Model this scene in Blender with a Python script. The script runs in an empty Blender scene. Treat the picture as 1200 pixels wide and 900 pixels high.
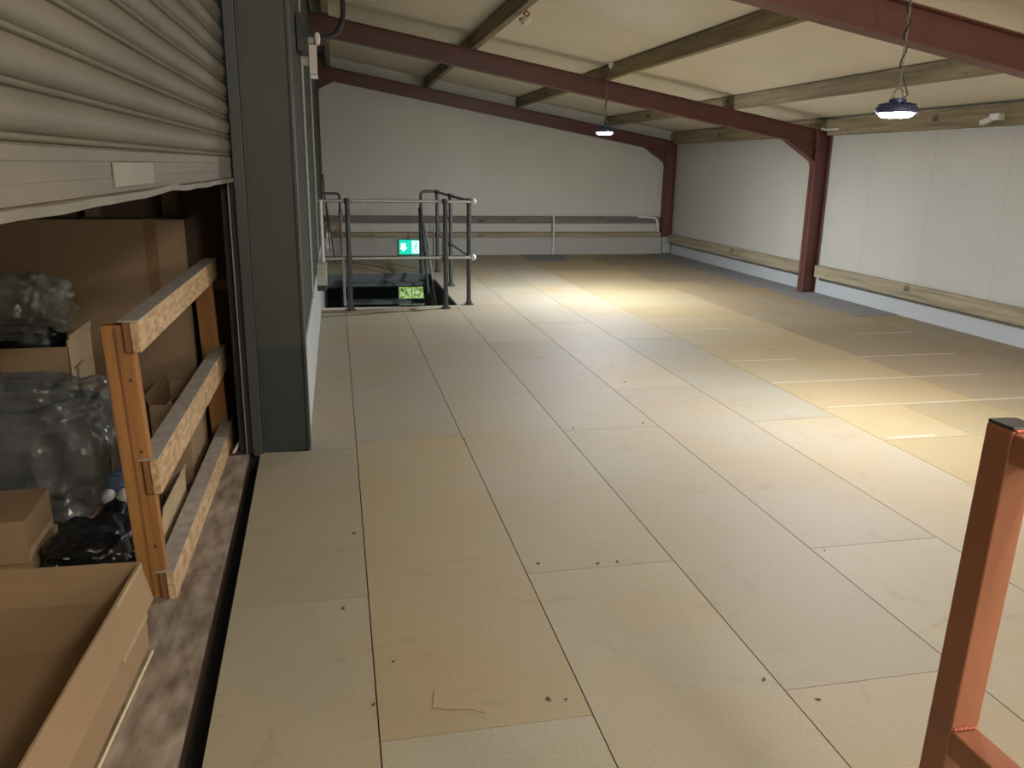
import bpy, bmesh, math, random
from mathutils import Vector, Matrix, noise
random.seed(7)
PI = math.pi
scn = bpy.context.scene
col = scn.collection
SL = 0.1715                                   # roof slope
def roof_z(x): return 2.98 - SL * x           # top of the steel rafters

# ------------------------------------------------------------------ materials
def mat(name, c, rough=.6, metal=0., var=0., vscale=6., bump=0., bscale=40., c2=None, stretch=(1, 1, 1), emit=None, es=0., spec=.5):
    m = bpy.data.materials.new(name); m.use_nodes = True
    nt = m.node_tree; N = nt.nodes; L = nt.links
    b = N['Principled BSDF']
    b.inputs['Base Color'].default_value = (*c, 1); b.inputs['Roughness'].default_value = rough
    b.inputs['Metallic'].default_value = metal; b.inputs['Specular IOR Level'].default_value = spec
    if emit: b.inputs['Emission Color'].default_value = (*emit, 1); b.inputs['Emission Strength'].default_value = es
    if var or bump:
        tc = N.new('ShaderNodeTexCoord'); mp = N.new('ShaderNodeMapping'); mp.inputs['Scale'].default_value = stretch
        L.new(tc.outputs['Object'], mp.inputs['Vector'])
    if var:
        n = N.new('ShaderNodeTexNoise'); n.inputs['Scale'].default_value = vscale; n.inputs['Detail'].default_value = 6
        r = N.new('ShaderNodeValToRGB'); r.color_ramp.elements[0].position = .3; r.color_ramp.elements[1].position = .7
        k = c2 if c2 else tuple(v * (1 - var) for v in c)
        r.color_ramp.elements[0].color = (*k, 1); r.color_ramp.elements[1].color = (*c, 1)
        L.new(mp.outputs[0], n.inputs['Vector']); L.new(n.outputs['Fac'], r.inputs[0]); L.new(r.outputs[0], b.inputs['Base Color'])
    if bump:
        n2 = N.new('ShaderNodeTexNoise'); n2.inputs['Scale'].default_value = bscale; n2.inputs['Detail'].default_value = 4
        bp = N.new('ShaderNodeBump'); bp.inputs['Strength'].default_value = bump; bp.inputs['Distance'].default_value = .01
        L.new(mp.outputs[0], n2.inputs['Vector']); L.new(n2.outputs['Fac'], bp.inputs['Height']); L.new(bp.outputs[0], b.inputs['Normal'])
    return m

def ribbed(name, c, axis, pitch, depth, rough=.5, joint=1.0, c2=None):
    """painted steel cladding: fine ribs across `axis`, a wider lap joint every `joint` metres"""
    m = mat(name, c, rough, var=.08, vscale=1.2, c2=c2)
    nt = m.node_tree; N = nt.nodes; L = nt.links; b = N['Principled BSDF']
    tc = N.new('ShaderNodeTexCoord'); sp = N.new('ShaderNodeSeparateXYZ'); L.new(tc.outputs['Object'], sp.inputs[0])
    def M(op, a, bb=None):
        n = N.new('ShaderNodeMath'); n.operation = op
        for i, v in enumerate((a, bb)):
            if v is None: continue
            if isinstance(v, (int, float)): n.inputs[i].default_value = v
            else: L.new(v, n.inputs[i])
        return n.outputs[0]
    a = sp.outputs[axis]
    s = M('SINE', M('MULTIPLY', a, 2 * PI / pitch))
    s = M('POWER', M('ADD', M('MULTIPLY', s, .5), .5), 4.)
    f = M('FRACT', M('DIVIDE', a, joint)); j = M('LESS_THAN', M('ABSOLUTE', M('SUBTRACT', f, .5)), .004 / joint)
    h = M('SUBTRACT', s, M('MULTIPLY', j, 3.))
    bp = N.new('ShaderNodeBump'); bp.inputs['Strength'].default_value = 1; bp.inputs['Distance'].default_value = depth
    L.new(h, bp.inputs['Height']); L.new(bp.outputs[0], b.inputs['Normal'])
    # rib lines and lap joints tinted slightly darker
    mx = N.new('ShaderNodeMixRGB'); mx.blend_type = 'MULTIPLY'
    src = b.inputs['Base Color'].links[0].from_socket
    L.new(src, mx.inputs[1]); mx.inputs[2].default_value = (.92, .91, .88, 1)
    L.new(M('MAXIMUM', M('MULTIPLY', s, .45), M('MULTIPLY', j, 1.)), mx.inputs[0]); L.new(mx.outputs[0], b.inputs['Base Color'])
    return m

def timber(name, c, c2, axis=1, rough=.75, knots=True):
    st = [14, 14, 14]; st[axis] = .8
    m = mat(name, c, rough, var=.4, vscale=1.6, c2=c2, stretch=tuple(st), bump=.25, bscale=5)
    if knots:
        nt = m.node_tree; N = nt.nodes; L = nt.links; b = N['Principled BSDF']
        tc = N.new('ShaderNodeTexCoord'); mp = N.new('ShaderNodeMapping'); s2 = [5, 5, 5]; s2[axis] = 1.6; mp.inputs['Scale'].default_value = s2
        v = N.new('ShaderNodeTexNoise'); v.inputs['Scale'].default_value = 2.; v.inputs['Detail'].default_value = 1
        r = N.new('ShaderNodeValToRGB'); r.color_ramp.elements[0].position = .68; r.color_ramp.elements[1].position = .78
        r.color_ramp.elements[0].color = (0, 0, 0, 1)
        mx = N.new('ShaderNodeMixRGB'); L.new(tc.outputs['Object'], mp.inputs[0]); L.new(mp.outputs[0], v.inputs['Vector']); L.new(v.outputs['Fac'], r.inputs[0])
        L.new(r.outputs[0], mx.inputs[0]); L.new(b.inputs['Base Color'].links[0].from_socket, mx.inputs[1]); mx.inputs[2].default_value = (*[v * .45 for v in c2], 1)
        L.new(mx.outputs[0], b.inputs['Base Color'])
    return m

M = {}
M['wall'] = ribbed('wall_cladding', (.60, .58, .50), 0, .045, .0012)
M['wallr'] = ribbed('wall_cladding_right', (.58, .56, .50), 1, .045, .0007)
M['roof'] = ribbed('roof_cladding', (.84, .775, .64), 1, .05, .004, rough=.7, joint=1.0)
M['dado'] = mat('white_lining_board', (.53, .55, .535), .45, var=.06, vscale=2)
M['dadob'] = mat('grey_lining_board', (.41, .40, .35), .5, var=.06, vscale=2)
M['red'] = mat('red_oxide_paint', (.15, .055, .043), .45, var=.2, vscale=3, bump=.05)
M['redrail'] = mat('glossy_red_oxide', (.33, .125, .068), .38, var=.22, vscale=5, bump=.04, bscale=25)
M['weld'] = mat('painted_weld', (.48, .15, .1), .15)
M['purlin'] = timber('treated_timber', (.36, .29, .17), (.17, .135, .08))
M['girt'] = timber('girt_timber', (.44, .37, .235), (.22, .18, .11))
M['girtx'] = timber('girt_timber_cross', (.38, .31, .20), (.20, .165, .11), axis=0)
M['girtg'] = timber('grey_girt', (.20, .19, .16), (.14, .13, .11), axis=0)
M['pine'] = timber('orange_pine', (.36, .165, .045), (.23, .095, .025), axis=2)
M['pined'] = timber('dark_pine_end', (.24, .10, .035), (.16, .07, .03), axis=2, knots=False)
M['stud'] = timber('pale_stud', (.30, .22, .12), (.2, .14, .08), axis=2)
M['osb'] = mat('strand_board', (.62, .44, .25), .7, var=.4, vscale=9, c2=(.34, .20, .09), stretch=(6, 1.6, 5), bump=.3, bscale=12)
M['osbtop'] = mat('strand_board_edge', (.42, .37, .31), .8, var=.3, vscale=20)
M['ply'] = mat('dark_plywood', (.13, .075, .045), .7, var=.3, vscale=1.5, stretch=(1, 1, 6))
M['black'] = mat('black_gap', (.012, .012, .012), .8)
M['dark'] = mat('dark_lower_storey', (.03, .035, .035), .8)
M['shutter'] = mat('dusty_galvanised_slats', (.165, .140, .098), .6, metal=.0, var=.3, vscale=2.2, c2=(.11, .097, .072), stretch=(1, .5, 3), bump=.12, bscale=14)
M['shutlip'] = mat('shutter_lip', (.175, .148, .10), .5, var=.3, vscale=5)
M['patch'] = mat('patch_plate', (.22, .19, .135), .5, var=.15, vscale=8)
M['guide'] = mat('grey_green_steel', (.055, .060, .057), .45, var=.3, vscale=4, stretch=(2, 2, .4))
M['clad'] = ribbed('olive_grey_cladding', (.040, .044, .034), 1, .33, .02, rough=.85, joint=1.1)
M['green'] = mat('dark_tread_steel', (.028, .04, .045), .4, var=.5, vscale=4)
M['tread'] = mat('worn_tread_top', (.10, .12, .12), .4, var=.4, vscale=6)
M['galv'] = mat('galvanised_tube', (.50, .50, .48), .38, metal=.75, var=.25, vscale=12)
M['galvd'] = mat('dark_tube', (.085, .085, .085), .42, metal=.4, var=.3, vscale=12)
M['knob'] = mat('pale_end_fitting', (.66, .64, .60), .4)
M['white'] = mat('white_plastic', (.72, .70, .66), .4)
M['whited'] = mat('aged_white_plastic', (.62, .57, .52), .45)
M['grey'] = mat('grey_enclosure', (.40, .40, .34), .6, var=.3, vscale=40)
M['cable'] = mat('black_cable', (.02, .02, .02), .5)
M['copper'] = mat('brown_flex', (.30, .19, .12), .5)
M['lampbody'] = mat('blue_grey_die_casting', (.06, .075, .16), .35, metal=.3)
M['lens'] = mat('lit_lens', (.8, .85, 1), .3, emit=(.86, .90, 1.0), es=640)
M['lensfar'] = mat('lit_lens_far', (.8, .85, 1), .3, emit=(.84, .90, 1.0), es=980)
M['chain'] = mat('chain_steel', (.35, .33, .32), .35, metal=.8)
M['card'] = mat('cardboard', (.33, .215, .115), .8, var=.12, vscale=3, bump=.08, bscale=3)
M['cardd'] = mat('dark_cardboard', (.30, .195, .105), .8, var=.15, vscale=3)
M['cardp'] = mat('pale_cardboard', (.44, .33, .185), .8, var=.15, vscale=6)
M['cardbig'] = mat('large_carton', (.30, .20, .115), .6, var=.08, vscale=2)
M['tape'] = mat('brown_tape', (.24, .14, .075), .3)
M['blackp'] = mat('black_plastic', (.008, .008, .009), .35, bump=.3, bscale=6)
M['greyp'] = mat('dark_grey_cushion', (.07, .07, .072), .6, var=.3, vscale=3)
M['blue'] = mat('blue_wrap', (.05, .25, .75), .35, var=.25, vscale=20)
M['bluel'] = mat('pale_blue_print', (.25, .48, .85), .4)
M['shoe'] = mat('white_rubber', (.66, .66, .66), .5)
M['sill'] = mat('weathered_sill', (.34, .285, .22), .75, var=.5, vscale=9, c2=(.13, .09, .06), stretch=(2.2, .8, 1), bump=.4, bscale=14)
M['splinter'] = mat('pale_splinter', (.75, .62, .42), .8)
M['signgreen'] = mat('sign_green', (.0, .35, .25), .4, emit=(.0, .55, .36), es=.6)
M['signwhite'] = mat('sign_white', (.8, .9, .85), .4, emit=(.5, 1, .85), es=.75)
M['signbody'] = mat('sign_case', (.05, .2, .18), .5)
M['felt'] = mat('grey_floor_sheet', (.21, .20, .185), .85, var=.15, vscale=3)
M['trimw'] = mat('pale_nosing', (.62, .58, .48), .5, var=.15, vscale=5)
M['speck'] = mat('dark_speck', (.06, .05, .04), .9)

def film(name, tint, fac):
    m = bpy.data.materials.new(name); m.use_nodes = True; nt = m.node_tree; N = nt.nodes; L = nt.links
    b = N['Principled BSDF']; b.inputs['Base Color'].default_value = (*tint, 1); b.inputs['Roughness'].default_value = .22
    b.inputs['Specular IOR Level'].default_value = .9
    t = N.new('ShaderNodeBsdfTransparent'); x = N.new('ShaderNodeMixShader')
    n = N.new('ShaderNodeTexNoise'); n.inputs['Scale'].default_value = 9; n.inputs['Detail'].default_value = 5; n.inputs['Distortion'].default_value = 1.2
    r = N.new('ShaderNodeMapRange'); r.inputs[1].default_value = .35; r.inputs[2].default_value = .7; r.inputs[3].default_value = fac * .45; r.inputs[4].default_value = fac
    tc = N.new('ShaderNodeTexCoord'); L.new(tc.outputs['Object'], n.inputs['Vector']); L.new(n.outputs['Fac'], r.inputs[0]); L.new(r.outputs[0], x.inputs[0])
    L.new(t.outputs[0], x.inputs[1]); L.new(b.outputs[0], x.inputs[2]); L.new(x.outputs[0], N['Material Output'].inputs[0])
    return m
M['film'] = film('clear_polythene', (.30, .30, .28), .5)
M['filmg'] = film('grey_polythene', (.20, .205, .20), .70)

# column paint: grey above, green where it was repainted near the floor
m = mat('column_paint', (.052, .053, .047), .6, var=.2, vscale=2); M['column'] = m
nt = m.node_tree; N = nt.nodes; L = nt.links; b = N['Principled BSDF']
tc = N.new('ShaderNodeTexCoord'); sp = N.new('ShaderNodeSeparateXYZ'); L.new(tc.outputs['Object'], sp.inputs[0])
n = N.new('ShaderNodeTexNoise'); n.inputs['Scale'].default_value = 14; L.new(tc.outputs['Object'], n.inputs['Vector'])
a = N.new('ShaderNodeMath'); a.operation = 'MULTIPLY_ADD'; L.new(n.outputs['Fac'], a.inputs[0]); a.inputs[1].default_value = .09; L.new(sp.outputs[2], a.inputs[2])
g = N.new('ShaderNodeMath'); g.operation = 'LESS_THAN'; L.new(a.outputs[0], g.inputs[0]); g.inputs[1].default_value = .62
x = N.new('ShaderNodeMixRGB'); L.new(g.outputs[0], x.inputs[0]); L.new(b.inputs['Base Color'].links[0].from_socket, x.inputs[1]); x.inputs[2].default_value = (.020, .034, .030, 1)
L.new(x.outputs[0], b.inputs['Base Color'])

# floor: tint of each board is a property of the board
m = bpy.data.materials.new('chipboard'); m.use_nodes = True; M['floor'] = m
nt = m.node_tree; N = nt.nodes; L = nt.links; b = N['Principled BSDF']
at = N.new('ShaderNodeAttribute'); at.attribute_name = 'board'
tc = N.new('ShaderNodeTexCoord')
n1 = N.new('ShaderNodeTexNoise'); n1.inputs['Scale'].default_value = 90; n1.inputs['Detail'].default_value = 3
n2 = N.new('ShaderNodeTexNoise'); n2.inputs['Scale'].default_value = 1.3; n2.inputs['Detail'].default_value = 5
n3 = N.new('ShaderNodeTexNoise'); n3.inputs['Scale'].default_value = 5; n3.inputs['Detail'].default_value = 8; n3.inputs['Distortion'].default_value = 1.5
for q in (n1, n2, n3): L.new(tc.outputs['Object'], q.inputs['Vector'])
def mixc(kind, fac, a, b_):
    x = N.new('ShaderNodeMixRGB'); x.blend_type = kind
    for i, v in enumerate((fac, a, b_)):
        if isinstance(v, (int, float)): x.inputs[i].default_value = v
        elif isinstance(v, tuple): x.inputs[i].default_value = (*v, 1)
        else: L.new(v, x.inputs[i])
    return x.outputs[0]
def ramp(src, p0, p1):
    r = N.new('ShaderNodeValToRGB'); r.color_ramp.elements[0].position = p0; r.color_ramp.elements[1].position = p1; L.new(src, r.inputs[0]); return r.outputs[0]
c = mixc('MULTIPLY', ramp(n2.outputs['Fac'], .42, .70), at.outputs['Color'], (1.0, .93, .80))
c = mixc('MULTIPLY', ramp(n3.outputs['Fac'], .60, .80), c, (.82, .80, .78))
c = mixc('MULTIPLY', .85, c, mixc('MIX', n1.outputs['Fac'], (.80, .80, .80), (1.18, 1.18, 1.18)))
L.new(c, b.inputs['Base Color']); b.inputs['Roughness'].default_value = .62; b.inputs['Specular IOR Level'].default_value = .35

# ------------------------------------------------------------------ geometry helpers
class MB:
    def __init__(s): s.bm = bmesh.new()
    def box(s, x0, x1, y0, y1, z0, z1, bev=0., mtx=None):
        r = bmesh.ops.create_cube(s.bm, size=1)
        v = r['verts']
        bmesh.ops.scale(s.bm, vec=(x1 - x0, y1 - y0, z1 - z0), verts=v)
        bmesh.ops.translate(s.bm, vec=((x0 + x1) / 2, (y0 + y1) / 2, (z0 + z1) / 2), verts=v)
        if mtx is not None: bmesh.ops.transform(s.bm, matrix=mtx, verts=v)
        if bev:
            e = list({e for q in v for e in q.link_edges})
            bmesh.ops.bevel(s.bm, geom=e, offset=bev, segments=2, affect='EDGES', profile=.5)
        return s
    def bar(s, p0, p1, w, h, up=(0, 0, 1), bev=0., off=(0, 0)):
        """bar of section w (across) x h (along up) from p0 to p1, off shifts the section"""
        p0, p1 = Vector(p0), Vector(p1); d = (p1 - p0); Ln = d.length; d.normalize()
        up = Vector(up); sd = d.cross(up).normalized(); up = sd.cross(d).normalized()
        mt = Matrix((sd, d, up)).transposed().to_4x4(); mt.translation = p0
        s.box(-w / 2 + off[0], w / 2 + off[0], 0, Ln, -h / 2 + off[1], h / 2 + off[1], bev, mt); return s
    def cyl(s, p0, p1, r, r2=None, seg=16, cap=True):
        p0, p1 = Vector(p0), Vector(p1); d = p1 - p0
        q = bmesh.ops.create_cone(s.bm, cap_ends=cap, segments=seg, radius1=r, radius2=r if r2 is None else r2, depth=d.length)
        mt = d.to_track_quat('Z', 'Y').to_matrix().to_4x4(); mt.translation = (p0 + p1) / 2
        bmesh.ops.transform(s.bm, matrix=mt, verts=q['verts']); return s
    def ball(s, c, r, sc=(1, 1, 1), seg=16):
        q = bmesh.ops.create_uvsphere(s.bm, u_segments=seg, v_segments=seg // 2 + 2, radius=r)
        bmesh.ops.scale(s.bm, vec=sc, verts=q['verts']); bmesh.ops.translate(s.bm, vec=c, verts=q['verts']); return s
    def tube(s, pts, r, seg=8, closed=False):
        P = [Vector(p) for p in pts]; n = len(P); rings = []
        nrm = None
        for i, p in enumerate(P):
            if closed: t = (P[(i + 1) % n] - P[i - 1]).normalized()
            else: t = (P[min(i + 1, n - 1)] - P[max(i - 1, 0)]).normalized()
            if nrm is None:
                nrm = t.cross(Vector((0, 0, 1)));
                if nrm.length < .1: nrm = t.cross(Vector((1, 0, 0)))
            nrm = (nrm - t * nrm.dot(t)).normalized(); bn = t.cross(nrm)
            rings.append([s.bm.verts.new(p + r * (math.cos(a) * nrm + math.sin(a) * bn)) for a in [2 * PI * k / seg for k in range(seg)]])
        for i in range(n if closed else n - 1):
            A, B = rings[i], rings[(i + 1) % n]
            for k in range(seg): s.bm.faces.new((A[k], A[(k + 1) % seg], B[(k + 1) % seg], B[k]))
        if not closed: s.bm.faces.new(rings[0][::-1]); s.bm.faces.new(rings[-1])
        return s
    def prism(s, poly, axis, a0, a1):
        """closed polygon extruded along axis (0,1,2) between a0 and a1"""
        def P(u, v, a): c = [u, v]; c.insert(axis, a); return c
        A = [s.bm.verts.new(P(u, v, a0)) for u, v in poly]; B = [s.bm.verts.new(P(u, v, a1)) for u, v in poly]
        s.bm.faces.new(A); s.bm.faces.new(B[::-1]); n = len(poly)
        for i in range(n): s.bm.faces.new((A[i], B[i], B[(i + 1) % n], A[(i + 1) % n]))
        return s
    def lathe(s, prof, c=(0, 0, 0), seg=40):
        rings = [[s.bm.verts.new((c[0] + r * math.cos(2 * PI * k / seg), c[1] + r * math.sin(2 * PI * k / seg), c[2] + z)) for k in range(seg)] for r, z in prof]
        for A, B in zip(rings, rings[1:]):
            for k in range(seg): s.bm.faces.new((A[k], A[(k + 1) % seg], B[(k + 1) % seg], B[k]))
        s.bm.faces.new(rings[0][::-1]); s.bm.faces.new(rings[-1]); return s
    def blob(s, c, rad, amp=.1, freq=3., seed=0, power=.6, sub=5, ridge=False):
        q = bmesh.ops.create_icosphere(s.bm, subdivisions=sub, radius=1)
        for v in q['verts']:
            d = v.co.normalized(); p = Vector([math.copysign(abs(t) ** power, t) for t in d])
            nn = noise.fractal(d * freq + Vector((seed, seed * 1.7, 0)), 1.0, 2.0, 4)
            if ridge: nn = (.5 - abs(nn)) * 1.2 + .5 * noise.noise(d * freq * 3 + Vector((0, seed, 9)))
            p *= 1 + amp * nn
            v.co = Vector((c[0] + p.x * rad[0], c[1] + p.y * rad[1], c[2] + p.z * rad[2]))
        return s
    def build(s, name, material, parent=None, smooth=False, at=None):
        bmesh.ops.recalc_face_normals(s.bm, faces=s.bm.faces)
        me = bpy.data.meshes.new(name)
        if at is not None: bmesh.ops.translate(s.bm, vec=-Vector(at), verts=s.bm.verts)
        s.bm.to_mesh(me); s.bm.free(); me.materials.append(material)
        if smooth:
            for p in me.polygons: p.use_smooth = True
            try: me.set_sharp_from_angle(angle=math.radians(40))
            except Exception: pass
        o = bpy.data.objects.new(name, me); col.objects.link(o)
        if at is not None: o.location = at
        if parent: o.parent = parent
        return o
def tag(o, label, cat, group=None):
    o['label'] = label; o['category'] = cat
    if group: o['group'] = group
    return o
def thing(name, label, cat, loc=(0, 0, 0), rot=(0, 0, 0), group=None):
    o = bpy.data.objects.new(name, None); o.empty_display_size = .05; col.objects.link(o); o.location = loc; o.rotation_euler = rot
    return tag(o, label, cat, group)
def struct(o): o['kind'] = 'structure'; return o
def lab(o, label): o['label'] = label; return o

# ------------------------------------------------------------------ floor
X0 = .06; W = .598; PY = 2.49
def floor_mesh():
    bm = bmesh.new(); lay = bm.loops.layers.color.new('board')
    def board(poly, c, gap=.002):
        # shrink towards the centre by the joint width, give it real thickness
        cx = sum(p[0] for p in poly) / len(poly); cy = sum(p[1] for p in poly) / len(poly)
        P = [(x + math.copysign(gap, cx - x), y + math.copysign(gap, cy - y)) for x, y in poly]
        A = [bm.verts.new((x, y, 0)) for x, y in P]; B = [bm.verts.new((x, y, -.02)) for x, y in P]
        fs = [bm.faces.new(A)]
        for i in range(len(A)): fs.append(bm.faces.new((A[i], A[(i + 1) % len(A)], B[(i + 1) % len(A)], B[i])))
        for f in fs:
            for l in f.loops: l[lay] = (*c, 1)
    def tint(base, v=.035):
        k = random.uniform(1 - v, 1 + v); w = random.uniform(-v, v) * .6
        return (base[0] * k * (1 + w), base[1] * k, base[2] * k * (1 - 1.5 * w))
    grey = (.60, .56, .478); yel = (.605, .54, .41)
    HX0, HX1, HY0, HY1 = -.2, 1.28, 8.78, 11.72            # stair opening
    def left_edge(y): return -.385 - .0217 * (y - 1.5)
    for i in range(-1, 5):
        xa, xb = X0 + i * W, X0 + (i + 1) * W
        off = [2.73, 1.89][(i + 2) % 2 == 0 and 1 or 0] if i >= 0 else 2.67
        off = 1.89 if i in (0, 2, 4) else off
        y = off - 4 * PY
        while y < 14.05:
            ya, yb = max(y, -4), min(y + PY, 14.05)
            y += PY
            if yb <= -4: continue
            c = tint(grey)
            if i == 0 and ya > 1.5 and yb < 4.6: c = (.605, .55, .445)
            cuts = [ya] + [q for q in (((4.28,) if i == -1 else ()) + ((HY0, HY1) if xa < HX1 else ())) if ya + .01 < q < yb - .01] + [yb]
            segs = list(zip(cuts, cuts[1:]))
            for a, b2 in segs:
                mid = (a + b2) / 2; l = xa; r = xb
                if i == -1: l = -.2 if mid > 4.28 else None
                if HY0 < mid < HY1:
                    if xb <= HX1: continue
                    if xa < HX1: l = HX1
                g = .002
                if l is None: board([(left_edge(a), a), (r, a), (r, b2), (left_edge(b2), b2)], c)
                else: board([(l, a), (r, a), (r, b2), (l, b2)], c)
    # yellow boards laid across, from x 3.05 to the wall
    xs = [3.05, 3.65, 4.25, 4.84, 5.44, 5.95]
    k0 = -12
    for r in range(k0, 16):
        ya, yb = 5.22 + r * .655, 5.22 + (r + 1) * .655
        if yb < -4 or ya > 14.05: continue
        yb = min(yb, 14.05); j = 0
        while j < 5:
            n = random.choice((1, 2, 2)); n = min(n, 5 - j)
            if j < 4 and j + n > 4: n = 4 - j
            base = yel if random.random() > .25 else tuple(v * .965 for v in yel)
            if xs[j] > 4.2: base = tuple(v * q for v, q in zip(base, (.93, .93, .98)))
            board([(xs[j], ya), (xs[j + n], ya), (xs[j + n], yb), (xs[j], yb)], tint(base, .032), gap=.0012); j += n
    for ya, xa, xb in ((3.95, 3.10, 3.42), (4.58, 3.12, 4.84), (5.22, 3.06, 4.84), (5.90, 3.07, 3.66), (5.90, 4.25, 5.2), (6.80, 4.84, 5.44), (7.2, 3.06, 3.7)):  # pale strips along cross joints: reflected light put into the colour
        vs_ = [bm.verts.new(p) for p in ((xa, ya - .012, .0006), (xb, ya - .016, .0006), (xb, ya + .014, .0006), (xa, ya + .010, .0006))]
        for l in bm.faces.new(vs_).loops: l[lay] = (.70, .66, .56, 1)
    bmesh.ops.recalc_face_normals(bm, faces=bm.faces)
    me = bpy.data.meshes.new('floor'); bm.to_mesh(me); bm.free(); me.materials.append(M['floor'])
    o = bpy.data.objects.new('floor', me); col.objects.link(o); return struct(o)
floor_mesh()
# subfloor under the boards (seen in the joints), with the stair opening left out
s = MB(); s.box(1.28, 6.1, -4.1, 14.3, -.2, -.021); s.box(-.2, 1.28, 11.72, 14.3, -.2, -.021); s.box(-.36, 1.28, -4.1, 4.28, -.2, -.021); s.box(-.2, 1.28, 4.28, 8.78, -.2, -.021)
struct(s.build('floor_deck', M['black']))
# grey cover strips
s = MB(); s.prism([(5.44, 7.69), (5.95, 7.69), (5.95, 14.05), (5.44, 14.05)], 2, 0.0005, .004); struct(s.build('trim_1', M['felt']))
s = MB(); s.prism([(3.08, 12.95), (3.72, 12.95), (3.93, 13.98), (3.16, 14.0)], 2, 0.0005, .004); struct(s.build('trim_2', M['felt']))
s = MB(); s.box(-.2, 1.3, 8.735, 8.79, -.16, .012, .003); struct(s.build('trim_3', M['trimw']))
# ------------------------------------------------------------------ walls and roof
def struct_box(name, m, *a): return struct(MB().box(*a).build(name, m))
struct_box('wall_back', M['wall'], -.3, 6.1, 14.2, 14.3, 0, 3.4)
struct_box('wall_right', M['wallr'], 5.97, 6.07, -4.1, 14.3, 0, 2.4)
struct_box('wall_rear', M['wall'], -.6, 6.1, -4.1, -4, 0, 3.5)
struct_box('baseboard_right', M['dado'], 5.95, 5.97, -4, 14.2, 0, .30)
struct_box('baseboard_back', M['dadob'], -.2, 5.95, 14.05, 14.2, -.02, .30)
struct_box('wall_left', M['clad'], -.3, -.2, 4.42, 14.2, .53, 3.4)
struct_box('baseboard_left', M['dado'], -.28, -.192, 4.44, 8.73, 0, .53)
struct_box('wall_left_lining', M['dadob'], -.28, -.2, 8.74, 14.2, -2.4, .53)
struct_box('wall_left_rear', M['wallr'], -.6, -.5, -4.1, -.3, 0, 3.5)
s = MB(); RT = roof_z(0) + .167
s.prism([(-.7, RT + .7 * SL), (6.1, RT - 6.1 * SL), (6.1, RT - 6.1 * SL + .05), (-.7, RT + .7 * SL + .05)], 1, -4.1, 14.3)
struct(s.build('ceiling', M['roof']))

# ------------------------------------------------------------------ steel portal frames
def ibeam(s, p0, p1, depth, width, up, tf=.010, tw=.008):
    """section top at the p0-p1 line; web in the plane of `up`"""
    s.bar(p0, p1, width, tf, up, off=(0, -tf / 2)); s.bar(p0, p1, width, tf, up, off=(0, -depth + tf / 2)); s.bar(p0, p1, tw, depth - tf, up, off=(0, -depth / 2))
def frame(y, label, xl, depth=.2, fw=.13):
    yc = y + fw / 2
    t = thing('portal_frame', label, 'steel frame', (5.87, yc, 0), group=None)
    def put(mb, name, m=M['red']): return mb.build(name, m, t, at=(5.87, yc, 0)) if False else fix(mb, name, m)
    def fix(mb, name, m):
        bmesh.ops.translate(mb.bm, vec=(-5.87, -yc, 0), verts=mb.bm.verts); return mb.build(name, m, t)
    s = MB(); ibeam(s, (xl, yc, roof_z(xl)), (5.94, yc, roof_z(5.94)), depth, fw, (0, 0, 1)); fix(s, 'rafter', M['red'])
    s = MB(); ztop = roof_z(5.77) - .03
    s.box(5.77, 5.782, y, y + fw, 0.005, ztop); s.box(5.938, 5.95, y, y + fw, 0.005, ztop); s.box(5.77, 5.95, yc - .005, yc + .005, 0.005, ztop - .01)
    s.box(5.765, 5.95, y - .002, y + fw + .002, .004, .016)
    fix(s, 'column', M['red'])
    s = MB(); za = roof_z(5.36) - depth; zb = roof_z(5.77) - depth
    s.prism([(5.36, za), (5.77, zb), (5.77, zb - .19)], 1, yc - .003, yc + .003)
    s.bar((5.36, yc, za + .004), (5.775, yc, zb - .19), fw, .01)
    s.box(5.753, 5.768, y + .001, y + fw - .001, zb - .22, roof_z(5.77) - .004)
    fix(s, 'haunch', M['red'])
    for k in range(3):
        for dy in (.022,):
            b = MB(); z = zb - .12 + k * .13; b.cyl((5.742, y + dy, z), (5.757, y + dy, z), .011, seg=6); fix(b, 'bolt', M['red'])
    if xl > -.3:
        s = MB(); z1 = roof_z(.02) - depth
        s.prism([(.03, z1), (xl, roof_z(xl) - depth), (xl, roof_z(xl) - depth - .16)], 1, yc - .004, yc + .004)
        s.bar((.04, yc, z1), (xl, yc, roof_z(xl) - depth - .16), fw, .01); fix(s, 'eaves_bracket', M['red'])
    return t
frame(4.4, 'red oxide steel rafter crossing the top right corner of the picture, nearest the camera', -.42)
frame(9.32, 'red oxide steel frame across the middle of the room, column footed on the grey strip', -.195)
frame(14.05 - .0, 'red oxide steel portal frame standing against the far back wall', -.195)

# ------------------------------------------------------------------ timber purlins and rails
def purlin(x, label, y0=-3.98, y1=14.19):
    w, h = .07, .15; z = roof_z(x - w) + .004
    s = MB(); s.bar((x - w / 2, y0, z + h / 2 - .0), (x - w / 2, y1, z + h / 2), w, h - .006, bev=.003)
    o = s.build('timber_purlin', M['purlin'], at=(x - w / 2, 9, z)); return tag(o, label, 'roof beam')
purlin(-.0, 'timber purlin highest on the roof slope, nearest the left wall')
purlin(1.58, 'timber purlin with the smoke detector hanging under it')
purlin(3.12, 'timber purlin that both hanging lamps are chained to')
purlin(4.70, 'timber purlin between the lamp purlin and the one along the right wall')
s = MB(); s.box(5.88, 5.965, -3.98, 14.19, 1.975, 2.11, .003)
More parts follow.
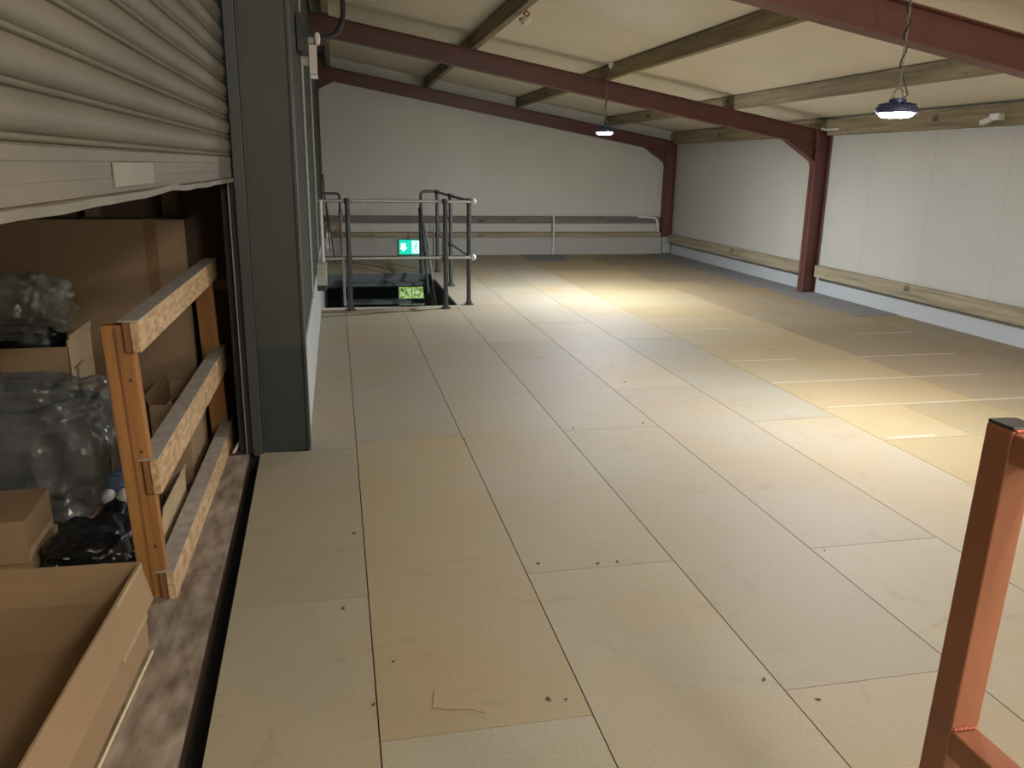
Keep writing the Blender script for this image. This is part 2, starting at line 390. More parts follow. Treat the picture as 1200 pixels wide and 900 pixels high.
# it passes over the frames, so it is notched in reality: split at the columns
s.bm.free()
lo = []
for (a, b2, lb) in ((4.56, 9.31, 'timber eaves beam on top of the right wall in front of the middle column, holding the twin spotlight'),
                    (9.46, 14.03, 'timber eaves beam on top of the right wall between the middle and far columns')):
    s = MB(); s.box(5.87, 5.967, a, b2, 1.92, 2.11, .003); s.box(5.87, 5.967, b2, b2 + .14, 2.0, 2.11); tag(s.build('timber_eaves_beam', M['purlin'], at=(5.9, (a + b2) / 2, 1.92)), lb, 'roof beam')
s = MB(); s.box(5.868, 5.95, 4.56, 9.25, .210, .356, .004)
tag(s.build('timber_rail', M['girt'], at=(5.9, 7, .21)), 'long timber rail low on the right wall, from the middle red column towards the camera', 'timber rail')
s = MB(); s.box(5.868, 5.95, 9.46, 14.0, .210, .356, .004)
tag(s.build('timber_rail', M['girt'], at=(5.9, 11, .21)), 'timber rail low on the right wall between the middle and far red columns', 'timber rail')
s = MB(); s.box(-.18, 5.72, 14.07, 14.2, .56, .66, .004)
tag(s.build('timber_rail', M['girtg'], at=(2, 14.1, .56)), 'upper grey timber rail across the back wall', 'timber rail')
s = MB(); s.box(-.18, 5.74, 14.03, 14.2, .30, .385, .004)
tag(s.build('timber_rail', M['girtx'], at=(2, 14.1, .305)), 'lower brown knotty timber rail across the back wall', 'timber rail')

# ------------------------------------------------------------------ big column, guide and shutter on the left
t = thing('steel_column', 'dark grey steel column beside the roller shutter, painted green near the floor', 'column', (-.3, 4.34, 0))
s = MB(); y0, y1 = 4.28, 4.44
s.box(-.425, -.413, y0, y1, 0, 3.03); s.box(-.197, -.185, y0, y1, 0, 3.0); s.box(-.413, -.197, 4.295, 4.31, 0, 3.02)
bmesh.ops.translate(s.bm, vec=(.3, -4.34, 0), verts=s.bm.verts); s.build('column_section', M['column'], t)
t = thing('shutter_guide', 'grey steel guide channel between the roller shutter and the dark column', 'shutter guide', (-.45, 4.27, 0))
s = MB(); s.box(-.48, -.428, 4.262, 4.275, 0, 3.0, .002); s.box(-.48, -.472, 4.275, 4.40, 0, 3.0); s.box(-.437, -.428, 4.275, 4.40, 0, 3.0)
bmesh.ops.translate(s.bm, vec=(.45, -4.27, 0), verts=s.bm.verts); s.build('channel', M['guide'], t)
s = MB(); s.box(-.512, -.508, 4.262, 4.29, 0, 3.0)
bmesh.ops.translate(s.bm, vec=(.45, -4.27, 0), verts=s.bm.verts); s.build('edge_strip', M['galv'], t)
s = MB(); s.box(-.52, -.482, 4.28, 4.32, 0, 3.0)
bmesh.ops.translate(s.bm, vec=(.45, -4.27, 0), verts=s.bm.verts); s.build('rubber_seal', M['black'], t)

t = thing('roller_shutter', 'dusty grey roller shutter with curved slats, pulled half down on the left', 'roller shutter', (-.5, 2, 1.41))
def shutter_profile():
    P = []; z = .115; pitch = .0835; n = 22
    for k in range(n):
        zb = z + k * pitch
        for a in range(7):                     # small rolled bead at the foot of the slat
            th = -PI / 2 + PI * a / 6; P.append((.001 + .010 * math.cos(th), zb + .008 + .007 * math.sin(th)))
        for a in range(11):                    # long convex face
            u = a / 10; P.append((-.003 + .020 * math.sin(PI * min(1, u * .97 + .015)) ** .42, zb + .016 + (pitch - .018) * u))
    return P
s = MB(); P = shutter_profile(); ys = [-.3 + i * (4.235 + .3) / 24 for i in range(25)]
rows = []
for y in ys: rows.append([s.bm.verts.new((x + .006 * noise.noise(Vector((y * 1.3, zz * 2, 3))), y - 2, zz)) for x, zz in P])
for A, B in zip(rows, rows[1:]):
    for i in range(len(P) - 1): s.bm.faces.new((A[i], B[i], B[i + 1], A[i + 1]))
o = s.build('slat_curtain', M['shutter'], t, smooth=True)
sm = o.modifiers.new('thick', 'SOLIDIFY'); sm.thickness = .002; sm.offset = -1
s = MB()
prof = [(0, .018), (.012, .018), (.0125, .050), (.011, .052), (.0115, .085), (.013, .088), (.012, .110), (.004, .116), (0, .116)]
s.prism([(x, z) for x, z in prof], 1, -2.3, 2.235); o = s.build('bottom_rail', M['shutter'], t)
s = MB(); n = 40; A = []; B = []; Cc = []; D = []
for i in range(n + 1):
    y = -2.3 + i * 4.535 / n; w = .004 * noise.noise(Vector((y * 4, 0, 5))) + (.010 * math.exp(-((y - .65) / .16) ** 2))
    A.append(s.bm.verts.new((0.004, y, .018))); B.append(s.bm.verts.new((.022, y, .013 + w))); Cc.append(s.bm.verts.new((.022, y, -.004 + w))); D.append(s.bm.verts.new((.002, y, -.004 + w)))
for i in range(n):
    for p, q in ((A, B), (B, Cc), (Cc, D), (D, A)): s.bm.faces.new((p[i], p[i + 1], q[i + 1], q[i]))
s.build('bent_lip', M['shutlip'], t)
s = MB(); s.box(.0125, .0175, .03, .45, .03, .085, .001); lab(s.build('patch_plate', M['patch'], t), 'paler plate screwed to the bottom rail')

# ------------------------------------------------------------------ sill, gap and storage room
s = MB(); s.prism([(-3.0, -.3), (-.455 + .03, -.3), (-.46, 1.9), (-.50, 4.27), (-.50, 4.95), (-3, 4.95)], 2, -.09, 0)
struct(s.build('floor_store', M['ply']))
s = MB()
for (a, b2) in ((-.3, 1.45), (1.453, 2.93), (2.933, 4.26)):
    def ex(y): return -.4225 - .0183 * y
    s.prism([(-.70, a), (ex(a), a), (ex(b2), b2), (-.70, b2)], 2, .0, .022)
o = s.build('sill_board', M['sill']); tag(o, 'worn dirty timber sill boards along the foot of the shutter opening', 'sill')
o.location.z = -.02; 
struct_box('void_blocker', M['black'], -.53, -.30, 4.262, 4.30, -.3, -.022)  # added black blocker hiding the lit void at the column foot
struct_box('trim_4', M['black'], -.53, -.36, -.3, 4.27, -.12, -.1)
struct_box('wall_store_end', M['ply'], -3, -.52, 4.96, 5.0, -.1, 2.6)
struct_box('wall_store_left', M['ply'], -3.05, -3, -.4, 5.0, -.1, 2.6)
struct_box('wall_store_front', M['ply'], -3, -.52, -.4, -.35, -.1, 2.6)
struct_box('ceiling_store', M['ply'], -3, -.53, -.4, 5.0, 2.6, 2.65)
s = MB(); s.box(-.55, -.52, 4.30, 4.98, -.1, 3.0); struct(s.build('wall_store_side', M['black']))
for (x, w, lb) in ((-.90, .075, 'upright timber stud on the dark end wall just left of the shutter guide'), (-1.30, .07, 'upright timber stud on the dark end wall above the middle of the big carton')):
    s = MB(); s.box(x - w / 2, x + w / 2, 4.88, 4.955, 0, 2.55, .003); tag(s.build('wall_stud', M['stud'], at=(x, 4.9, 0)), lb, 'timber stud')
s = MB(); s.box(-.86, -.56, 4.90, 4.955, .79, .845, .002); tag(s.build('wall_batten', M['stud'], at=(-.7, 4.92, .8)), 'short horizontal batten on the dark end wall behind the timber barrier', 'timber batten')

# timber barrier
t = thing('timber_barrier', 'home-made barrier of orange pine posts with three strand board rails in the shutter opening', 'barrier', (-.62, 3.7, 0.002), (0, -.035, 0))
def part(mb, name, m, t, smooth=False): return mb.build(name, m, t, smooth)
for (ya, yb, nm) in ((-.91, -.862, 0), (.86, .905, 1)):
    s = MB(); s.box(-.105, -.012, ya, yb, 0, .985 if nm == 0 else .97, .003); part(s, 'post', M['pine'], t)
s = MB(); s.box(-.064, -.058, -.914, -.910, .01, .975); part(s, 'post_groove', M['pined'], t)
for (za, zb) in ((.895, .995), (.40, .52), (.0, .10)):
    s = MB(); s.box(-.010, .016, -.93, .93, za, zb, .002); r = part(s, 'rail', M['osb'], t)
    s = MB(); s.box(-.034, -.011, -.925, -.82, za, zb, .002); part(s, 'rail_block', M['pined'], t)
    s = MB(); s.box(-.05, .016, -.92, .93, zb, zb + .004); lab(part(s, 'rail_edge', M['osbtop'], t), 'greyer worn top edge')
for z in (.2, .55, .8):
    s = MB(); s.cyl((-.035, -.912, z), (-.035, -.909, z), .006, seg=10); part(s, 'screw', M['speck'], t)

# cartons
def carton(name, label, x, y, z, lx, ly, h, rz=0, m=None, mi=None, flaps=(), flap_len=.12, closed=False, th=.005):
    t = thing(name, label, 'cardboard box', (x, y, z), (0, 0, rz)); m = m or M['card']
    hx, hy = lx / 2, ly / 2
    s = MB()
    s.box(-hx, hx, -hy, -hy + th, 0, h); s.box(-hx, hx, hy - th, hy, 0, h); s.box(-hx, -hx + th, -hy + th, hy - th, 0, h); s.box(hx - th, hx, -hy + th, hy - th, 0, h)
    s.box(-hx + th, hx - th, -hy + th, hy - th, 0, th)
    if closed: s.box(-hx + th, -.002, -hy + th, hy - th, h - th, h); s.box(.002, hx - th, -hy + th, hy - th, h - th, h)
    s.build('carton_body', m, t)
    for side, ang in flaps:                         # ang from straight up, positive outward
        a = math.radians(ang); f = MB(); d = Vector((math.sin(a), 0, math.cos(a)))
        if side in ('x+', 'x-'):
            sg = 1 if side == 'x+' else -1
            f.bar((sg * hx, -hy + .004, h), (sg * hx, hy - .004, h), th * .7, flap_len, (sg * d.x, 0, d.z), off=(0, flap_len / 2))
        else:
            sg = 1 if side == 'y+' else -1
            f.bar((-hx + .004, sg * hy, h), (hx - .004, sg * hy, h), th * .7, flap_len, (0, sg * d.x, d.z), off=(0, flap_len / 2))
        f.build('flap', mi or m, t)
    return t
t = carton('open_carton', 'large open empty cardboard box in the bottom left corner, nearest the camera', -1.03, 1.93, .004, .74, 1.12, .295, math.radians(-2.5), M['card'], M['card'], [('x+', 168), ('y+', -176), ('x-', 165)], .13)
s = MB(); s.bar((.384, -.50, .006), (.390, .52, .006), .006, .004); lab(s.build('torn_edge', M['splinter'], t), 'pale torn strip along the foot')
s = MB(); s.bar((.373, .30, .20), (.373, .555, .20), .004, .19); lab(s.build('folded_tab', M['cardp'], t), 'paler folded tab at the far corner')

carton('small_carton', 'small closed cardboard box at the left edge, lying on top of another box', -1.30, 2.87, .20, .50, .30, .15, .06, M['cardd'], closed=True)
carton('small_carton', 'small closed cardboard box at the left edge, underneath another box', -1.28, 2.88, .0, .46, .34, .195, .02, M['card'], closed=True)
carton('tall_carton', 'tall closed cardboard box hidden mostly behind the grey polythene bag', -1.46, 4.02, 0, .62, .44, .42, 0, M['cardd'], closed=True)
t = carton('open_carton', 'open cardboard box with upright pale flap, holding the clear plastic bag', -1.44, 4.0, .425, .52, .40, .28, .04, M['card'], M['cardp'], [('x+', 10), ], .05)
s = MB(); s.box(.255, .262, -.20, .19, .0, .31); lab(s.build('side_panel', M['cardp'], t), 'paler right side panel')
s = MB(); s.box(.262, .264, -.13, -.09, .0, .17); s.box(.262, .266, -.16, .0, .17, .178); s.build('panel_crease', M['tape'], t)
# black contents and clear bag
s = MB(); s.blob((0, 0, 0), (.20, .13, .09), .10, 2.2, 4, .7, 4); tag(s.build('black_bundle', M['blackp'], smooth=True, at=None), 'shiny black plastic bundle lying in the open box at the left edge', 'bundle').location = (-1.45, 4.02, .70)
s = MB(); s.blob((0, 0, 0), (.20, .15, .13), .30, 1.7, 8, .7, 5, True); tag(s.build('plastic_bag', M['film'], smooth=True), 'crumpled clear plastic bag on top of the black bundle at the left edge', 'plastic bag').location = (-1.42, 4.0, .86)
# grey bag
t = thing('wrapped_cushion', 'big dark grey bundle wrapped in crinkled polythene, heaped in front of the boxes', 'wrapped bundle', (-1.2, 3.34, 0.05))
s = MB(); s.blob((0, 0, .38), (.30, .17, .20), .16, 1.6, 2, .62, 5); s.build('bundle', M['greyp'], t, True)
s = MB(); s.blob((-.02, -.01, .34), (.335, .20, .27), .20, 1.5, 21, .55, 6, True)
for v in s.bm.verts:
    if v.co.z < .3: v.co.x += (.3 - v.co.z) * -.35; v.co.y -= (.3 - v.co.z) * .1
s.build('polythene_wrap', M['filmg'], t)
s = MB(); s.box(-.13, -.09, -.232, -.228, .50, .535); lab(s.build('sticker', M['whited'], t), 'small pale sticker').rotation_euler = (0, .1, 0)
# stack under the bundle
carton('flat_carton', 'low cardboard box supporting the polythene-wrapped bundle', -1.28, 3.42, 0, .50, .30, .09, 0, M['cardd'], closed=True)
carton('blue_pack_carton', 'cardboard box standing under the blue pack behind the near post', -.90, 3.66, 0, .20, .30, .17, 0, M['card'], closed=True)
t = thing('blue_pack', 'bright blue packet with pale printed stripes seen between polythene and pine post', 'packet', (-.885, 3.50, .172))
s = MB(); s.box(-.085, .085, -.09, .09, 0, .095, .01); s.build('wrapper', M['blue'], t)
for z, h in ((.022, .012), (.055, .006), (.075, .006)):
    s = MB(); s.box(-.08, .08, -.0915, -.0895, z, z + h); s.build('stripe', M['bluel'], t)
# black bag and shoe
t = thing('black_bag', 'black fabric bag with webbing straps slumped behind the large open box', 'bag', (-.885, 2.89, 0))
s = MB(); s.blob((0, 0, .13), (.145, .18, .12), .22, 2.2, 13, .75, 5); s.build('bag_body', M['blackp'], t, True)
for k, (a, b2, c2) in enumerate((((-.05, -.12, .19), (.03, -.02, .25), (.12, -.14, .12)), ((.04, .12, .23), (.08, .0, .25), (.14, -.10, .19)), ((-.10, -.10, .17), (.0, -.15, .22), (.05, -.18, .12)))):
    A, B, C_ = Vector(a), Vector(b2), Vector(c2); pts = [(1 - u) ** 2 * A + 2 * u * (1 - u) * B + u * u * C_ for u in [i / 10 for i in range(11)]]
    s = MB(); s.tube([p + Vector((0, 0, .0)) for p in pts], .011, 6); s.build('strap', M['greyp'], t, True)
s = MB(); s.ball((.06, -.17, .175), .006); s.build('buckle', M['chain'], t, True)
t = thing('shoe', 'black shoe with white rubber toe resting on the black bag', 'shoe', (-.865, 3.12, .19), (math.radians(25), 0, 0))
s = MB(); s.blob((0, 0, 0.02), (.042, .085, .035), .05, 2, 3, .8, 4); s.build('upper', M['blackp'], t, True)
for dx in (-.028, .026):
    s = MB(); s.ball((dx, .05, .045), .028, (1, 1.1, 1.2)); s.build('toe_cap', M['shoe'], t, True)
# big carton standing behind
t = thing('large_carton', 'very large flat cardboard carton standing upright at the back of the store', 'cardboard box', (-1.365, 4.75, 0))
s = MB(); s.box(-.80, .575, -.10, .10, .0, 1.20, .004); s.build('carton_body', M['cardbig'], t)
s = MB(); s.box(.37, .43, -.1015, -.0985, .72, 1.204); lab(s.build('tape', M['tape'], t), 'brown tape strip near the right edge')
# cartons behind barrier
t = carton('grey_carton', 'open box with a shiny metal clip, behind the middle rail of the timber barrier', -.80, 4.12, 0, .17, .46, .40, 0, M['cardbig'], M['cardbig'], [('x-', 20)], .05)
s = MB(); s.tube([(-.01, -.20, .39), (.01, -.21, .42), (.035, -.17, .43), (.05, -.12, .42)], .004, 6); s.ball((0.0, -.21, .40), .012); lab(s.build('metal_clip', M['galv'], t, True), 'shiny metal clip')
carton('pale_carton', 'low pale cardboard box on the floor just behind the near pine post', -.75, 3.35, 0, .10, .50, .17, 0, M['cardp'], M['cardp'], [('x+', 8)], .04)
s = MB(); s.tube([(-.53, 4.50, .10), (-.545, 4.40, .055), (-.58, 4.28, .012)], .008, 8); tag(s.build('white_pipe', M['white'], smooth=True), 'short white pipe end poking out at the far end of the sill', 'pipe')

# ------------------------------------------------------------------ stairwell
t = thing('guardrail', 'tubular guardrail with dark posts and pale rails around the stairwell', 'guardrail', (.6, 8.7, 0))
def T(p): return (p[0] - .6, p[1] - 8.7, p[2])
def post(x, y, m=M['galvd'], h=1.13, r=.025):
    s = MB(); s.cyl(T((x, y, .012)), T((x, y, h)), r); p = s.build('post', m, t, True)
    f = MB(); f.cyl(T((x, y, .003)), T((x, y, .012)), .055, seg=20); f.cyl(T((x, y, .012)), T((x, y, .05)), r + .008); f.build('foot_flange', m, p, True)
    for z in (.535, h - .0):
        c_ = MB(); c_.cyl(T((x, y, z - .03)), T((x, y, z + .03)), r + .007); c_.build('clamp', m, p, True)
for x, y in ((.115, 8.68), (1.125, 8.68), (1.41, 8.90), (1.41, 10.38), (1.41, 11.80)): post(x, y)
for z in (1.13, .54):
    s = MB(); s.cyl(T((-.19, 8.72, z)), T((1.43, 8.745, z)), .017); lab(s.build('rail', M['galv'], t, True), 'pale galvanised front rail')
    s = MB(); s.cyl(T((1.41, 8.76, z)), T((1.41, 11.80, z)), .017); lab(s.build('rail', M['galvd' if z > 1 else 'galv'], t, True), 'dark side rail' if z > 1 else 'pale side rail')
    s = MB(); s.ball(T((1.435, 8.745, z)), .033); s.build('end_knob', M['knob'], t, True)
def arc(pts, n=8, r=.08):
    """polyline with rounded corners"""
    P = [Vector(p) for p in pts]; out = [P[0]]
    for i in range(1, len(P) - 1):
        a = (P[i - 1] - P[i]).normalized() * r; b3 = (P[i + 1] - P[i]).normalized() * r
        for k in range(n + 1):
            u = k / n; out.append((1 - u) ** 2 * (P[i] + a) + 2 * u * (1 - u) * P[i] + u * u * (P[i] + b3))
    out.append(P[-1]); return out
th = thing('stair_handrail', 'dark tubular handrail running down the right side of the stairs', 'handrail', (1.16, 11.0, 0))
def H(p, o): return tuple(a - b2 for a, b2 in zip(p, o))
oR = (1.16, 11.0, 0)
s = MB(); s.tube([H(p, oR) for p in arc([(1.385, 11.82, 1.14), (1.18, 11.82, 1.14), (1.17, 11.72, .90), (1.14, 10.2, -.55)])], .020, 10); s.build('top_rail', M['galvd'], th, True)
s = MB(); s.tube([H(p, oR) for p in arc([(1.22, 11.78, .70), (1.27, 10.7, -.35)])], .018, 10); s.build('mid_rail', M['galv'], th, True)
s = MB(); s.cyl(H((1.17, 11.735, -.08), oR), H((1.165, 11.735, .92), oR), .028); s.build('post', M['galvd'], th, True)
th = thing('stair_handrail', 'tubular handrail on the left side of the stairs with a pale upright', 'handrail', (.06, 11.0, 0))
oL = (.06, 11.0, 0)
s = MB(); s.tube([H(p, oL) for p in arc([(-.19, 11.82, 1.10), (.05, 11.82, 1.10), (.055, 11.72, .86), (.065, 11.70, .84)], r=.05)], .016, 10); s.build('top_rail', M['galvd'], th, True)
s = MB(); s.cyl(H((.055, 11.72, .86), oL), H((.07, 10.5, -.26), oL), .017); s.build('pale_rail', M['galv'], th, True)
s = MB(); s.cyl(H((.055, 11.72, .78), oL), H((.055, 11.72, .88), oL), .026); s.build('clamp', M['galvd'], th, True)
for (a, b2) in (((-.16, 11.9, 1.35), (-.10, 11.9, .30)), ((-.14, 11.95, 1.05), (-.04, 11.95, .12))):
    s = MB(); s.cyl(H(a, oL), H(b2, oL), .009); s.build('brace_wire', M['cable'], th, True)
# staircase going down towards the camera
t = thing('staircase', 'dark steel staircase going down through the floor opening', 'staircase', (.6, 11.7, -.05))
def S(p): return (p[0] - .6, p[1] - 11.7, p[2] + .05)
for sx in (.045, 1.20):
    s = MB(); s.bar(S((sx, 11.72, -.12)), S((sx, 9.0, -2.5)), .012, .26); s.build('stringer', M['green'], t)
for k in range(10):
    y = 11.68 - k * .235; z = -.11 - k * .215
    s = MB(); a = S((.052, y - .26, z - .035)); b3 = S((1.194, y, z)); s.box(a[0], b3[0], a[1], b3[1], a[2], b3[2], .004)
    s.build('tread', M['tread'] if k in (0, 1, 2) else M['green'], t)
# shaft lining and lower storey
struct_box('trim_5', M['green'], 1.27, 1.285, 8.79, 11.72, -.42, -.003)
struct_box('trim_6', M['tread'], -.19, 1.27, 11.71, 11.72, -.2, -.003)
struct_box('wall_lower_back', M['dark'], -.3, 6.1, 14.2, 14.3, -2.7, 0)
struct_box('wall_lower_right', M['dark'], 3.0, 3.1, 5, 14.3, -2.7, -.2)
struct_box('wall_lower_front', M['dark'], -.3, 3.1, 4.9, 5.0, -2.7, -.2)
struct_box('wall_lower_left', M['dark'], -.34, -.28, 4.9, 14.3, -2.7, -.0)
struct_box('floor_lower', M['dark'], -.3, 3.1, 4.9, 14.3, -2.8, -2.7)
w = MB(); w.box(1.02, 1.46, 14.17, 14.195, -.86, -.52)
gm = mat('daylit_glass', (.2, .3, .1), .3); nt = gm.node_tree; N = nt.nodes; L = nt.links; b = N['Principled BSDF']
n = N.new('ShaderNodeTexNoise'); n.inputs['Scale'].default_value = 22; n.inputs['Detail'].default_value = 5
r = N.new('ShaderNodeValToRGB'); r.color_ramp.elements[0].color = (.03, .08, .01, 1); r.color_ramp.elements[0].position = .35
e = r.color_ramp.elements.new(.52); e.color = (.35, .6, .12, 1); r.color_ramp.elements[-1].color = (.85, 1, .75, 1); r.color_ramp.elements[-1].position = .68
tc = N.new('ShaderNodeTexCoord'); L.new(tc.outputs['Object'], n.inputs['Vector']); L.new(n.outputs['Fac'], r.inputs[0]); L.new(r.outputs[0], b.inputs['Emission Color']); b.inputs['Emission Strength'].default_value = .34
wo = w.build('window_1', gm); struct(wo)
w = MB()
for a in ((1.0, 1.02, -.88, -.50), (1.46, 1.48, -.88, -.50), (1.235, 1.245, -.88, -.50), (1.0, 1.48, -.52, -.50), (1.0, 1.48, -.88, -.86)): w.box(a[0], a[1], 14.15, 14.197, a[2], a[3])
w.build('window_frame', M['white'], wo)

# exit sign
t = thing('exit_sign', 'lit green emergency exit sign with arrow and running figure, low on the back wall', 'exit sign', (1.21, 14.02, .01))
s = MB(); s.box(-.20, .20, -.01, .008, 0, .27, .005); s.build('case', M['signbody'], t)
s = MB(); s.box(-.185, .185, -.016, -.010, .014, .256, .002); s.build('lit_panel', M['signgreen'], t)
s = MB(); s.prism([(-.115, .06), (-.045, .13), (-.075, .13), (-.075, .20), (-.155, .20), (-.155, .13), (-.185 + .0, .13)], 1, -.0185, -.016); s.build('arrow', M['signwhite'], t)
s = MB(); s.box(.03, .165, -.018, -.016, .03, .24); dr = s.build('doorway_symbol', M['signwhite'], t)
s = MB(); y = -.0195
s.cyl((.105, y - .001, .20), (.105, y + .001, .20), .016)
for a, b2, w_ in (((.10, .18), (.085, .115), .022), ((.10, .17), (.135, .14), .010), ((.10, .17), (.065, .15), .010), ((.085, .12), (.12, .085), .012), ((.12, .085), (.115, .045), .012), ((.085, .12), (.07, .08), .012), ((.07, .08), (.04, .07), .012)):
    s.bar((a[0], y, a[1]), (b2[0], y, b2[1]), .002, w_, (0, 0, 1) if abs(a[0] - b2[0]) > abs(a[1] - b2[1]) else (1, 0, 0))
s.build('running_figure', M['signgreen'], t)
s = MB(); s.cyl((-.03, .0, .27), (-.03, .0, .36), .006); s.build('supply_cable', M['cable'], t)

# wall services
s = MB(); s.tube(arc([(3.72, 14.00, 0.006), (3.72, 14.00, .60), (3.72, 14.035, .66), (3.72, 14.075, .69)], r=.03), .016, 10)
tag(s.build('white_pipe', M['white'], smooth=True), 'thin white upright pipe on the back wall above the grey floor patch', 'pipe')
s = MB(); s.tube(arc([(5.28, 14.03, .66), (5.62, 13.98, .645), (5.66, 13.97, .40)], r=.06), .018, 10)
tag(s.build('white_pipe', M['white'], smooth=True), 'bent white pipe in the far right corner beside the far red column', 'pipe')
for (x, lb) in ((1.62, 'left'), (1.78, 'right')):
    s = MB(); s.cyl((x, 14.02, .006), (x, 14.02, .56), .012); tag(s.build('conduit', M['grey'], smooth=True), 'thin grey conduit on the back wall behind the stair guardrail, the %s of two' % lb, 'conduit', None)
t = thing('junction_box', 'grey junction box on the left wall beside the stair guardrail', 'junction box', (-.192, 7.62, .43))
s = MB(); s.box(0, .09, -.09, .09, 0, .20, .006); s.build('enclosure', M['grey'], t)
s = MB(); s.box(.0, .085, -.08, .08, -.05, -.001); s.build('cable_entry', M['cable'], t)
s = MB(); s.cyl((.02, .05, .20), (.02, .05, 1.85), .009); lab(s.build('conduit', M['grey'], t, True), 'pale conduit rising from the box')
s = MB(); s.cyl((.06, .05, .20), (.06, .05, .75), .014); lab(s.build('conduit', M['white'], t, True), 'short white conduit rising from the box')
s = MB(); s.cyl((-.19, 6.1, .55), (-.19, 6.1, 2.95), .009); tag(s.build('conduit', M['grey'], smooth=True), 'tall pale conduit running up the dark left wall', 'conduit')
s = MB()
for k in range(7):
    c0 = Vector((-.085 + .03 * random.random(), 12.6 + .05 * k, .55)); R_ = .07 + .05 * random.random()
    s.tube([c0 + Vector((R_ * math.cos(a) * 1.1, 0.0, R_ * math.sin(a) * .9)) for a in [2 * PI * i / 20 for i in range(20)]], .008, 6, True)
tag(s.build('cable_coil', M['copper'], smooth=True), 'tangled coil of brown cable hanging by the left wall beyond the stairs', 'cable coil')
t = thing('white_cable_tag', 'small white plastic unit hanging below the cable coil by the left wall', 'plastic unit', (-.13, 12.4, .28))
s = MB(); s.box(-.03, .04, -.03, .03, 0, .24, .01); s.build('unit_body', M['white'], t)
# bracket, cable loop, PIR sensor high on left wall
t = thing('wall_bracket', 'black bracket high on the dark left wall above the pale conduit', 'bracket', (-.195, 5.6, 2.16))
s = MB(); s.box(0, .035, -.12, .12, 0, .22, .004); s.build('plate', M['cable'], t)
s = MB()
for k in range(6): s.box(.035, .05, -.02, .02, .01 + k * .035, .03 + k * .035, .002)
s.build('teeth', M['cable'], t)
s = MB(); s.tube(arc([(.105, 6.9, 3.09), (.115, 6.9, 2.52), (-.02, 6.8, 2.40), (-.19, 6.6, 2.42)], r=.14), .020, 10)
tag(s.build('cable_loop', M['cable'], smooth=True), 'thick black cable looping out of the left wall near the roof', 'cable')
t = thing('motion_sensor', 'white box sensor with hinged white head high on the left wall', 'sensor', (-.12, 6.45, 2.12))
s = MB(); s.box(-.028, .028, -.03, .03, 0, .20, .004); s.build('sensor_body', M['whited'], t)
s = MB(); s.box(-.022, .03, -.045, .02, -.03, -.004, .003); s.build('sensor_foot', M['white'], t)
s = MB(); s.blob((.035, 0, .245), (.022, .03, .045), .0, 1, 0, .8, 3); o = s.build('sensor_head', M['white'], t, True)
s = MB(); s.box(-.03, .01, -.02, .02, .205, .25, .003); s.build('hinge', M['grey'], t)
s = MB(); s.box(-.08, -.028, -.015, .015, .06, .12, .003); s.build('mount_arm', M['grey'], t)
# smoke detector
t = thing('smoke_detector', 'white round smoke detector under the second roof purlin', 'smoke detector', (1.62, 7.2, 2.705))
s = MB(); s.lathe([(.02, -.062), (.036, -.055), (.04, -.035), (.052, -.032), (.056, -.012), (.05, 0)], seg=28); s.build('detector_body', M['white'], t, True)
s = MB(); s.tube([(.01, 0, 0), (.03, -.01, .03), (.0, -.02, .055), (-.02, 0, .03), (.01, .01, .015)], .008, 6); s.build('red_flex', mat('red_flex', (.35, .06, .05), .5), t, True)
# twin emergency spot on eaves beam
t = thing('twin_spotlight', 'small white emergency spotlight fixed on the eaves beam at the right', 'spotlight', (5.85, 6.62, 1.99))
s = MB(); s.box(-.05, .018, -.08, .04, -.025, .035, .006); s.build('spot_base', M['white'], t)
s = MB(); s.bar((-.03, .02, -.01), (-.05, .12, -.045), .05, .045, bev=.005); hd = s.build('spot_head', M['white'], t)
s = MB(); s.cyl((-.052, .105, -.05), (-.065, .115, -.053), .013); s.build('spot_lens', M['grey'], hd, True)
# white bracket on mid column top
s = MB(); s.tube([(5.79, 9.30, 1.995), (5.835, 9.29, 1.985), (5.855, 9.05, 1.985)], .011, 8); s.ball((5.79, 9.30, 1.995), .014)
tag(s.build('white_cable_clip', M['white'], smooth=True), 'short white cable end on top of the middle red column', 'cable')

